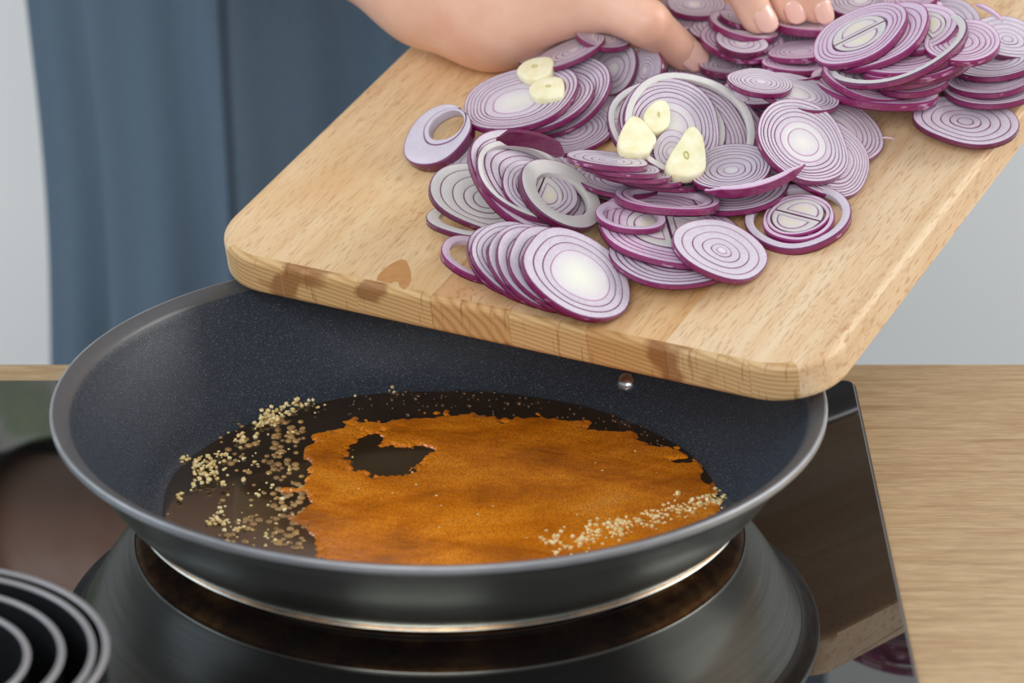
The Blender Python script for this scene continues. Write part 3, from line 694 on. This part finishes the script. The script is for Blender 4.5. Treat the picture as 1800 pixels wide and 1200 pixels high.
# --- middle pile with garlic
GM = 'tilted slices under the three garlic slices'; LM = 'large tilted onion slice in the pile under the three garlic slices'
place('D', 1242, 240, 112, 86, 25, 4.0, LM, GM); place('D2', 1222, 232, 100, 82, 25, 4.0, LM, GM)
place('R1', 1172, 226, 108, 86, 15, 3.4, 'thin loose onion ring behind the pile with three garlic slices', None)
place('D', 1176, 223, 95, 79, 22, 4.6, 'large tilted onion slice directly carrying the three garlic slices', None, spin=15)
place('R1', 1211, 223, 121, 95, 18, 4.4, 'big thin white onion ring circling the three garlic slices', None, front=0.002)
place('S', 1183, 268, 38, 36, 20, 3.0, 'tiny onion slice half hidden by the pointed garlic slice', None)
# --- right of the middle pile
place('A', 1300, 335, 90, 46, -10, 3.8, 'onion slice low behind the loose double ring of purple', None); place('A2', 1285, 300, 80, 42, -8, 3.8, 'onion slice lying between the garlic pile and the bright centred slice', None)
place('D', 1460, 230, 96, 62, 28, 3.6, 'onion slice at the back of three overlapping near the bare wood', None)
place('D2', 1447, 280, 88, 68, 33, 3.6, 'onion slice at the front right of three overlapping near the bare wood', None)
place('D', 1408, 253, 90, 68, 30, 4.2, 'onion slice with a bright white centre, topmost of three overlapping', None, spin=30)
# --- centre front
place('A2', 1185, 450, 120, 62, 4, 3.6, 'onion slice at the very bottom of the front middle stack', None)
place('B3', 1175, 405, 130, 64, 8, 3.8, 'widest onion slice of the front middle stack, with a split heart', None, spin=100)
place('R4', 1108, 382, 62, 28, 5, 3.4, 'open onion ring lying on the widest slice of the front stack', None)
place('C', 1264, 444, 86, 52, 22, 3.8, 'onion slice with a small round white heart leaning on the front stack', None, spin=25)
place('N', 1403, 384, 92, 59, -12, 4.8, 'onion slice with two hearts loose inside its outer ring, alone on wood', None, spin=140, hole=0)
place('R3', 1172, 352, 94, 25, 5, 4.4, 'shallow loose double onion ring in front of the flat stack', None)
GS = 'flat stack of thin slices'; LS = 'thin onion slice in the flat stack below the garlic'
for x, y, a, b in ((1090, 322, 84, 30), (1160, 324, 72, 15), (1130, 316, 76, 15), (1108, 309, 74, 15), (1090, 300, 72, 15)):
    place('A' if x % 4 else 'D', x, y, a, b, 6, 3.2, ORD[[1090, 1108, 1130, 1160].index(x) if b < 20 else 4]+' thin onion slice from the top of the flat stack below the garlic', GS, q=50)
place('C', 1066, 287, 76, 16, 7, 3.6, 'thin purple-edged onion slice on top of the flat stack below the garlic', None, q=50)
# --- centre back
GC = 'slices between the thumb and the tall pile'; LC = 'onion slice in the jumble between the thumb and the tall pile'
place('A', 1340, 160, 70, 34, -10, 3.4, LC, GC); place('D', 1400, 168, 76, 34, 12, 3.4, LC, GC); place('A2', 1335, 150, 60, 26, 8, 3.4, LC, GC); place('C2', 1275, 122, 52, 20, 3, 4.6, LC, GC, q=70)
place('A3', 1400, 118, 62, 20, 2, 3.6, LC, GC); place('A3', 1410, 95, 62, 20, -6, 3.6, LC, GC)
place('A', 1222, 12, 52, 28, 3, 3.6, 'onion slice seen in the gap between thumb and index finger', None)
place('C', 1335, 72, 66, 32, 5, 3.4, 'onion slice just under the small purple-sided slice by the fingertip', None)
place('A3', 1305, 76, 77, 40, 8, 4.0, 'onion slice under the index fingertip with a smaller slice on it', None)
place('S', 1302, 82, 46, 24, 6, 4.6, 'small purple-sided onion slice beneath the ring under the index fingertip', None)
place('R4', 1306, 48, 62, 26, 14, 4.0, 'onion ring pinned by the index fingertip', None)
place('C', 1300, 38, 40, 15, 14, 3.2, 'small dark-ringed onion slice inside the ring pinned by the fingertip', None)
place('A3', 1420, 52, 58, 17, 3, 4.6, 'glossy purple-sided onion slice under the middle and ring fingertips', None)
# --- tall pile on the right
place('C2', 1699, 217, 93, 50, 3, 3.4, 'flat pale onion slice lying on bare wood at the long edge of the board', None)
GT = 'lower slices at the long edge of the board'; LT = ' onion slice in the low stack overlapping the flat pale slice'
place('A', 1742, 155, 92, 42, -3, 3.8, 'lowest'+LT, GT); place('D', 1747, 138, 84, 38, -8, 3.8, 'middle'+LT, GT); place('A2', 1752, 112, 84, 36, -8, 4.0, 'uppermost'+LT, GT)
place('C2', 1770, 72, 66, 42, 15, 4.0, 'greyish onion slice behind the tall pile near the long edge', None)
place('A3', 1535, 160, 112, 40, 6, 5.0, 'glossy dark purple onion slice at the foot of the tall pile', None)
GP = 'slices in the tall bright purple pile'; LP = 'bright purple-edged onion slice inside the tall leaning pile'
place('A3', 1520, 147, 80, 38, 18, 4.2, LP, GP); place('A3', 1592, 140, 78, 36, -2, 4.2, LP, GP)
place('A', 1510, 4, 58, 36, -6, 3.8, 'onion slice with a yellowish heart behind the top of the tall pile', None); place('A3', 1605, -4, 52, 32, -20, 3.8, 'onion slice at the far end of the heap behind the tall pile', None)
place('A', 1605, 118, 112, 42, -12, 4.0, LP, GP); place('A3', 1610, 108, 104, 42, -12, 4.0, LP, GP); place('A3', 1600, 98, 98, 42, -14, 4.0, LP, GP)
place('A3', 1692, 80, 70, 40, -6, 4.2, 'round onion slice leaning at the side of the tall pile', None)
place('R1', 1578, 88, 126, 58, -22, 4.2, 'large thin pink onion ring sagging around the tall pile', None, q=14)
place('B2', 1620, 52, 66, 42, -18, 4.2, 'double-hearted onion slice behind the two topmost slices of the tall pile', None, spin=100)
place('A3', 1548, 70, 92, 50, -30, 4.4, 'onion slice directly under the topmost slice of the tall pile', None)
place('B3', 1513, 64, 88, 46, -28, 4.6, 'topmost slice of the tall pile, split heart with yellow spots', None, spin=-3)
# --- strips and scraps
strip(1290, 240, 150, 104, -8, 5.2, -118, -42, .10, 'pointed curved onion strip lying across the bright centred slice')
strip(918, 284, 84, 46, 8, 9.0, 28, 128, .10, 'dark red onion peel strip under the slice with two garlic slices', front=0.016, flesh='onion_dark')
strip(1385, 120, 70, 30, 0, 3.0, -150, -30, .07, 'thin onion strip lying in the gap beside the tall pile')
strip(1262, 190, 60, 46, 0, 5.0, 20, 60, .2, 'short purple onion piece lying inside the big thin ring')
strip(1720, 60, 60, 52, 40, 3.0, 70, 130, .10, 'thin onion strip at the far end of the tall pile')
strip(1690, 20, 44, 30, 0, 9.0, 150, 260, .25, 'broad purple onion peel at the far end of the tall pile')
strip(1558, 270, 34, 30, 0, 1.2, 60, 110, .06, 'tiny dark onion shred on bare wood', front=0.0)
strip(1225, 75, 34, 40, 0, 9.0, 120, 230, .25, 'wide purple onion peel between thumb tip and index finger')

# ------------------------------------------------------------------ garlic slices
def garlic(px_pts, th, label, germ=None, tilt=None):
    P = np.array(px_pts, float); cx, cy = P.mean(0)
    a, b, theta = tilt; ct, st_ = math.cos(math.radians(theta)), math.sin(math.radians(theta)); k = b/a
    nrm = -FWD*k+(RIGHT*st_+UP*ct)*math.sqrt(1-k*k)
    ix = ((P[:, 0]-gx[0])/STEP).astype(int); d0 = raydir(cx, cy)
    tc = np.array([(d0@nrm)/(raydir(*p)@nrm) for p in P]); lim = np.array([T[int((p[0]-gx[0])/STEP), int((p[1]-gy[0])/STEP)] for p in P])
    inn = P*0.6+np.array([cx, cy])*0.4; lim2 = np.array([T[int((p[0]-gx[0])/STEP), int((p[1]-gy[0])/STEP)] for p in inn]); tc2 = np.array([(d0@nrm)/(raydir(*p)@nrm) for p in inn])
    s = np.percentile(np.r_[lim/tc, lim2/tc2], 15)-th*0.5
    P0 = CAM+d0*s; xa = RIGHT-nrm*(RIGHT@nrm); xa /= np.linalg.norm(xa); ya = np.cross(nrm, xa)
    L2 = []
    for p in P:
        d = raydir(*p); tt = ((P0-CAM)@nrm)/(d@nrm); q_ = CAM+d*tt-P0; L2.append((q_@xa, q_@ya))
    L2 = np.array(L2)
    # round the outline
    dense = []
    n = len(L2)
    for i in range(n):
        p0, p1, p2, p3 = L2[i-1], L2[i], L2[(i+1) % n], L2[(i+2) % n]
        for kk in range(5):
            u = kk/5; dense.append(0.5*(2*p1+(p2-p0)*u+(2*p0-5*p1+4*p2-p3)*u*u+(3*p1-p0-3*p2+p3)*u**3))
    D = np.array(dense)
    if ((D[:, 0]*np.roll(D[:, 1], -1)-np.roll(D[:, 0], -1)*D[:, 1]).sum()) < 0: D = D[::-1]
    c = D.mean(0); m = len(D); V = []; Fc = []
    for f_, z in ((.93, -.5), (1.0, -.25), (1.0, .28), (.965, .46), (.88, .5)):
        for p in D: q_ = c+(p-c)*f_; V.append((q_[0], q_[1], z*th))
    for kk in range(4):
        for i in range(m): Fc.append((kk*m+i, kk*m+(i+1) % m, (kk+1)*m+(i+1) % m, (kk+1)*m+i))
    Fc.append(tuple(reversed(range(m)))); Fc.append(tuple(4*m+i for i in range(m)))
    e = empty('garlic_slice', mat=Matrix([[xa[0], ya[0], nrm[0], P0[0]], [xa[1], ya[1], nrm[1], P0[1]], [xa[2], ya[2], nrm[2], P0[2]], [0, 0, 0, 1]]))
    setp(e, label, 'garlic slice'); obj('flesh', mesh('garlic_flesh', V, Fc, 'garlic_flesh', smooth=True), e)
    if germ:
        gxp, gyp, gw, gh, rot = germ; d = raydir(gxp, gyp); tt = ((P0-CAM)@nrm)/(d@nrm); q_ = CAM+d*tt-P0; gc = (q_@xa, q_@ya); sc = s/F
        V = []; Fc = []; NG = 20
        for i in range(NG):
            aa = 2*math.pi*i/NG
            for j in range(6):
                bb_ = 2*math.pi*j/6; rr = 1+0.28*math.cos(bb_); x = gw*sc*rr*math.cos(aa); y = gh*sc*rr*math.sin(aa)
                V.append((gc[0]+x*math.cos(rot)-y*math.sin(rot), gc[1]+x*math.sin(rot)+y*math.cos(rot), th*.5+0.0003*math.sin(bb_)))
        for i in range(NG):
            for j in range(6): Fc.append((i*6+j, ((i+1) % NG)*6+j, ((i+1) % NG)*6+(j+1) % 6, i*6+(j+1) % 6))
        obj('germ', mesh('germ', V, Fc, 'garlic_germ', smooth=True), e)
garlic([(909, 132), (920, 117), (938, 109), (960, 106), (973, 110), (974, 122), (966, 136), (945, 145), (925, 144)], 0.004, 'oval garlic slice with two pointed ends on the wide onion slice', (941, 124, 4, 4, 0), (40, 22, -12))
garlic([(930, 163), (940, 150), (955, 143), (985, 142), (992, 152), (991, 170), (982, 177), (955, 179), (940, 176)], 0.004, 'blunt squarish garlic slice on the wide onion slice', (965, 159, 4, 3, 0), (40, 23, -8))
garlic([(1160, 181), (1172, 187), (1177, 205), (1174, 226), (1160, 236), (1145, 236), (1134, 224), (1130, 208), (1138, 194), (1150, 184)], 0.0045, 'rounded garlic slice with a short slit, uppermost of the three in the ring', (1156, 208, 1.6, 5, 0.1), (50, 38, 15))
garlic([(1104, 213), (1117, 211), (1132, 222), (1152, 249), (1146, 262), (1138, 275), (1118, 277), (1094, 272), (1085, 256), (1090, 236)], 0.005, 'plump garlic slice with a small nub and no germ mark', None, (50, 36, 15))
garlic([(1212, 229), (1221, 230), (1233, 246), (1238, 270), (1239, 300), (1226, 312), (1205, 317), (1180, 313), (1168, 300), (1176, 278), (1192, 254), (1204, 235)], 0.0055, 'large pointed garlic slice with a green germ mark, leaning on the tiny onion slice', (1204, 281, 4, 8, 0.1), (50, 38, 15))

# ------------------------------------------------------------------ person: arm and hand as one surface, apron, sleeve
def surf_h(px, py):
    i = int((px-gx[0])/STEP); j = int((py-gy[0])/STEP); P = CAM+DIR[i, j]*min(T[i, j], T0[i, j]); return float((P-BTOP)@bn)
def hb(px, py, h): return on_board(px, py, h)
tipT = hb(1203, 93, surf_h(1212, 112)+0.0075)
cone = []       # (point a, point b, radius a, radius b, blend)
def lk(a, b, ra, rb, k=0.006): cone.append((np.array(a), np.array(b), ra, rb, k))
WR = hb(765, -36, 0.034); TH = hb(868, 10, 0.026); MCP = hb(1046, -6, 0.034); IP = hb(1136, 40, 0.030)
EL = np.array([-0.235, 0.47, 0.235])
FA = WR*0.62+EL*0.38
lk(EL, FA, 0.041, 0.038, 0.02); lk(FA, WR, 0.038, 0.0262, 0.02)
lk(WR, TH, 0.0255, 0.0225, 0.014); lk(TH, MCP, 0.0225, 0.0138, 0.012); lk(MCP, IP, 0.0120, 0.0096, 0.005); lk(IP, tipT, 0.0094, 0.0076, 0.003)
# palm: four metacarpals fanning from the wrist to the knuckles, the palm facing the camera and down
KN = [hb(1075, -128, 0.062), hb(1090, -172, 0.066), hb(1090, -205, 0.064), hb(1075, -255, 0.058)]
WB = [hb(800, -60, 0.040), hb(800, -85, 0.042), hb(795, -110, 0.042), hb(785, -130, 0.040)]
for a, b in zip(WB, KN): lk(a, b, 0.0190, 0.0118, 0.012)
for i in range(3): lk(KN[i], KN[i+1], 0.0110, 0.0110, 0.008)
lk(TH, KN[0], 0.018, 0.0115, 0.014); lk(TH, WB[2], 0.02, 0.02, 0.014)
def ftip(px, py, r, sp_): return hb(px, py, surf_h(*sp_)+r*1.0)
I3 = ftip(1331, 30, 0.0072, (1332, 52)); M3 = ftip(1387, 16, 0.0066, (1387, 38)); R3_ = ftip(1438, 18, 0.0062, (1440, 42)); L3 = hb(1470, -60, 0.03)
hI = (I3-BTOP)@bn; hM = (M3-BTOP)@bn; hR = (R3_-BTOP)@bn
fing = [([KN[0], hb(1225, -135, hI+0.034), hb(1296, -42, hI+0.018), I3], [.0112, .0098, .0084, .0072]),
        ([KN[1], hb(1285, -190, hM+0.036), hb(1358, -62, hM+0.018), M3], [.0112, .0098, .0082, .0067]),
        ([KN[2], hb(1330, -225, hR+0.036), hb(1415, -62, hR+0.018), R3_], [.0108, .0094, .0078, .0062]),
        ([KN[3], hb(1330, -285, 0.06), hb(1430, -170, 0.045), L3], [.0100, .0086, .0072, .0058])]
for P, r in fing:
    for i in range(3): lk(P[i], P[i+1], r[i], r[i+1], 0.004)
def surface_nets(fv, org, h):
    s = fv < 0; nx, ny, nz = fv.shape
    cs = sum(s[a:nx-1+a, b:ny-1+b, c:nz-1+c].astype(np.int8) for a in (0, 1) for b in (0, 1) for c in (0, 1))
    act = (cs > 0) & (cs < 8); ids = -np.ones(act.shape, int); I = np.argwhere(act); ids[act] = np.arange(len(I))
    acc = np.zeros((len(I), 3)); cnt = np.zeros(len(I))
    cor = [(a, b, c) for a in (0, 1) for b in (0, 1) for c in (0, 1)]
    for p in cor:
        for ax in range(3):
            if p[ax]: continue
            q_ = list(p); q_[ax] = 1
            f0 = fv[I[:, 0]+p[0], I[:, 1]+p[1], I[:, 2]+p[2]]; f1 = fv[I[:, 0]+q_[0], I[:, 1]+q_[1], I[:, 2]+q_[2]]
            m = (f0 < 0) != (f1 < 0); tt = f0[m]/(f0[m]-f1[m]); pt = np.tile(np.array(p, float), (m.sum(), 1)); pt[:, ax] += tt
            acc[m] += pt; cnt[m] += 1
    V = (I+acc/cnt[:, None])*h+org; Q = []
    for ax in range(3):
        a1, a2 = (ax+1) % 3, (ax+2) % 3
        sl0 = [slice(1, n-1) for n in fv.shape]; sl1 = list(sl0); sl0[ax] = slice(0, fv.shape[ax]-1); sl1[ax] = slice(1, fv.shape[ax])
        A, B = s[tuple(sl0)], s[tuple(sl1)]
        for flip, m in ((False, A & ~B), (True, ~A & B)):
            E_ = np.argwhere(m); E_[:, a1] += 1; E_[:, a2] += 1
            def cell(o1, o2):
                c = E_.copy(); c[:, a1] -= o1; c[:, a2] -= o2; return ids[c[:, 0], c[:, 1], c[:, 2]]
            qd = np.stack([cell(1, 1), cell(0, 1), cell(0, 0), cell(1, 0)], 1); Q.append(qd[:, ::-1] if flip else qd)
    return V, np.concatenate(Q)
def sdf(P):
    out = None
    for a, b, ra, rb, k in cone:
        e = b-a; tt = np.clip(((P-a)@e)/(e@e), 0, 1); d = np.linalg.norm(P-a-tt[..., None]*e, axis=-1)-(ra+(rb-ra)*tt)
        if out is None: out = d
        else:
            hh = np.clip(0.5+0.5*(d-out)/k, 0, 1); out = out*hh+d*(1-hh)-k*hh*(1-hh)
    return out
allp = np.array([p for c_ in cone for p in c_[:2]]); lo = allp.min(0)-0.05; hi = allp.max(0)+0.05; HV = 0.0022
dims = np.ceil((hi-lo)/HV).astype(int)
ax_ = [lo[i]+HV*np.arange(dims[i]) for i in range(3)]
fv = np.empty(tuple(dims), np.float32)
for i in range(dims[0]):
    P = np.stack(np.meshgrid(ax_[0][i:i+1], ax_[1], ax_[2], indexing='ij'), -1); fv[i] = sdf(P)[0]
V, Q = surface_nets(fv, lo, HV)
person = empty('person', (-0.01, 0.62, ZF)); setp(person, 'person in a blue-grey apron behind the worktop, one hand gathering onions', 'person')
PI = Matrix.Translation(Vector((0.01, -0.62, -ZF)))
def pchild(name, me, parent=None):
    o = obj(name, me, parent or person); o.matrix_parent_inverse = PI if parent is None else Matrix.Identity(4); return o
body = pchild('body', mesh('body', V, Q, 'skin', smooth=True))
sm = body.modifiers.new('smooth', 'SMOOTH'); sm.factor = 0.5; sm.iterations = 4
def nail(tip, prev, px, py, wmm, lmm, r, twist):
    """a curved plate on the back of a fingertip; px,py: a pixel its centre shows at"""
    ax = tip-prev; ax /= np.linalg.norm(ax); c0 = tip
    d = raydir(px, py); d = d/np.linalg.norm(d); oc = CAM-c0; b_ = oc@d; cc = oc@oc-(r+0.0002)**2; disc = b_*b_-cc
    hit = CAM+d*(-b_-math.sqrt(max(disc, 0))); nn = hit-c0; nn -= ax*(nn@ax)*0.6; nn /= np.linalg.norm(nn)
    ly = ax-nn*(ax@nn); ly /= np.linalg.norm(ly); lx = np.cross(ly, nn); V = []; Fc = []; nu, nv = 12, 10
    for j in range(nv+1):
        for i in range(nu+1):
            u = (i/nu*2-1); v_ = (j/nv*2-1)
            sq = math.sqrt(max(0.0, 1-0.55*abs(v_)**4)) ; x = u*wmm/2*sq; y = v_*lmm/2*math.sqrt(1-0.35*abs(u)**3)
            zc = math.sqrt(max(1e-9, (r*1.04)**2-min(x*x, r*r*.95)))-max(0, v_)**2*r*0.10+0.00025-(0.0006 if j in (0,) or i in (0, nu) else 0)
            V.append(c0+lx*x+ly*(y+r*0.15)+nn*zc)
    for j in range(nv):
        for i in range(nu): k = j*(nu+1)+i; Fc.append((k, k+1, k+nu+2, k+nu+1))
    o = pchild('fingernail', mesh('fingernail', V, Fc, 'nail', smooth=True), body); so = o.modifiers.new('solid', 'SOLIDIFY'); so.thickness = 0.0006
nail(tipT, IP, 1216, 92, 0.0125, 0.0135, 0.0076, 0); nail(I3, fing[0][0][2], 1345, 22, 0.0105, 0.012, 0.0072, 0)
nail(M3, fing[1][0][2], 1398, 10, 0.0098, 0.011, 0.0067, 0); nail(R3_, fing[2][0][2], 1450, 14, 0.0090, 0.010, 0.0062, 0)

# torso in a dark shirt with a sleeve to the elbow
def loft(secs, n=40, close=True):
    V = []; Fc = []
    for c, rx, ry, zz in secs:
        for k in range(n): a = 2*math.pi*k/n; V.append((c[0]+rx*math.cos(a), c[1]+ry*math.sin(a), zz))
    for i in range(len(secs)-1):
        for k in range(n): Fc.append((i*n+k, i*n+(k+1) % n, (i+1)*n+(k+1) % n, (i+1)*n+k))
    Fc.append(tuple(reversed(range(n)))); Fc.append(tuple((len(secs)-1)*n+k for k in range(n))); return V, Fc
tc_ = (-0.005, 0.655)
V, Fc = loft([(tc_, .19, .12, ZF+0.01), (tc_, .19, .125, -0.55), (tc_, .195, .13, -0.15), (tc_, .175, .115, 0.1), (tc_, .185, .12, 0.3), (tc_, .205, .12, 0.45), (tc_, .20, .10, 0.52), (tc_, .12, .08, 0.57), (tc_, .06, .06, 0.60)])
pchild('shirt', mesh('shirt', V, Fc, 'shirt_dark', smooth=True))
SH = np.array([-0.195, 0.655, 0.47]); V = []; Fc = []; n = 28
secs = [(SH, .07), (SH*.6+EL*.4+np.array([-.012, 0, 0]), .062), (EL+np.array([-.004, .01, .012]), .056), (EL*.82+WR*.18, .052)]
for i, (c, r) in enumerate(secs):
    d = (secs[min(i+1, 3)][0]-secs[max(i-1, 0)][0]); d /= np.linalg.norm(d); a = np.cross(d, (0, 1, 0.2)); a /= np.linalg.norm(a); b = np.cross(d, a)
    for k in range(n): t_ = 2*math.pi*k/n; V.append(c+a*r*math.cos(t_)+b*r*math.sin(t_))
for i in range(3):
    for k in range(n): Fc.append((i*n+k, i*n+(k+1) % n, (i+1)*n+(k+1) % n, (i+1)*n+k))
o = pchild('sleeve', mesh('sleeve', V, Fc, 'shirt_dark', smooth=True)); so = o.modifiers.new('solid', 'SOLIDIFY'); so.thickness = 0.003; o.modifiers.new('sub', 'SUBSURF').levels = 2
# apron: wraps the front of the torso, hanging in soft vertical folds
nu, nv = 150, 60; V = []; Fc = []
for j in range(nv+1):
    z = -0.80+1.22*j/nv
    for i in range(nu+1):
        s = i/nu; a = math.pi*(1.06+0.88*s); edge = 0.004*math.sin(z*16)+0.006*math.sin(z*7+1)
        fl = max(0, min(1, (0.15-z)/0.5)); amp = 0.004+0.012*fl
        fold = amp*(math.sin(s*44+1.5*math.sin(z*3))+0.6*math.sin(s*83+z*4+1)+0.5*math.sin(s*21+2-z*2))
        rx, ry = 0.213+0.012*fl+edge+fold*0.35, 0.15+0.01*fl+fold
        V.append((tc_[0]+rx*math.cos(a), tc_[1]+ry*math.sin(a), z))
for j in range(nv):
    for i in range(nu): k = j*(nu+1)+i; Fc.append((k, k+1, k+nu+2, k+nu+1))
ap = pchild('apron', mesh('apron', V, Fc, 'denim', smooth=True)); so = ap.modifiers.new('solid', 'SOLIDIFY'); so.thickness = 0.0015; so.offset = 1
# stitched seam running down the apron
sx = 47
V2 = []; Fc2 = []
for j in range(nv+1):
    for dx, dy in ((-1, 0.0), (1, 0.0), (1, -0.002), (-1, -0.002)):
        p = np.array(V[j*(nu+1)+sx+(0 if dx < 0 else 1)]); V2.append((p[0], p[1]-0.0016+dy, p[2]))
for j in range(nv):
    for k in range(4): Fc2.append((j*4+k, j*4+(k+1) % 4, (j+1)*4+(k+1) % 4, (j+1)*4+k))
pchild('seam', mesh('seam', V2, Fc2, 'seam'), None)
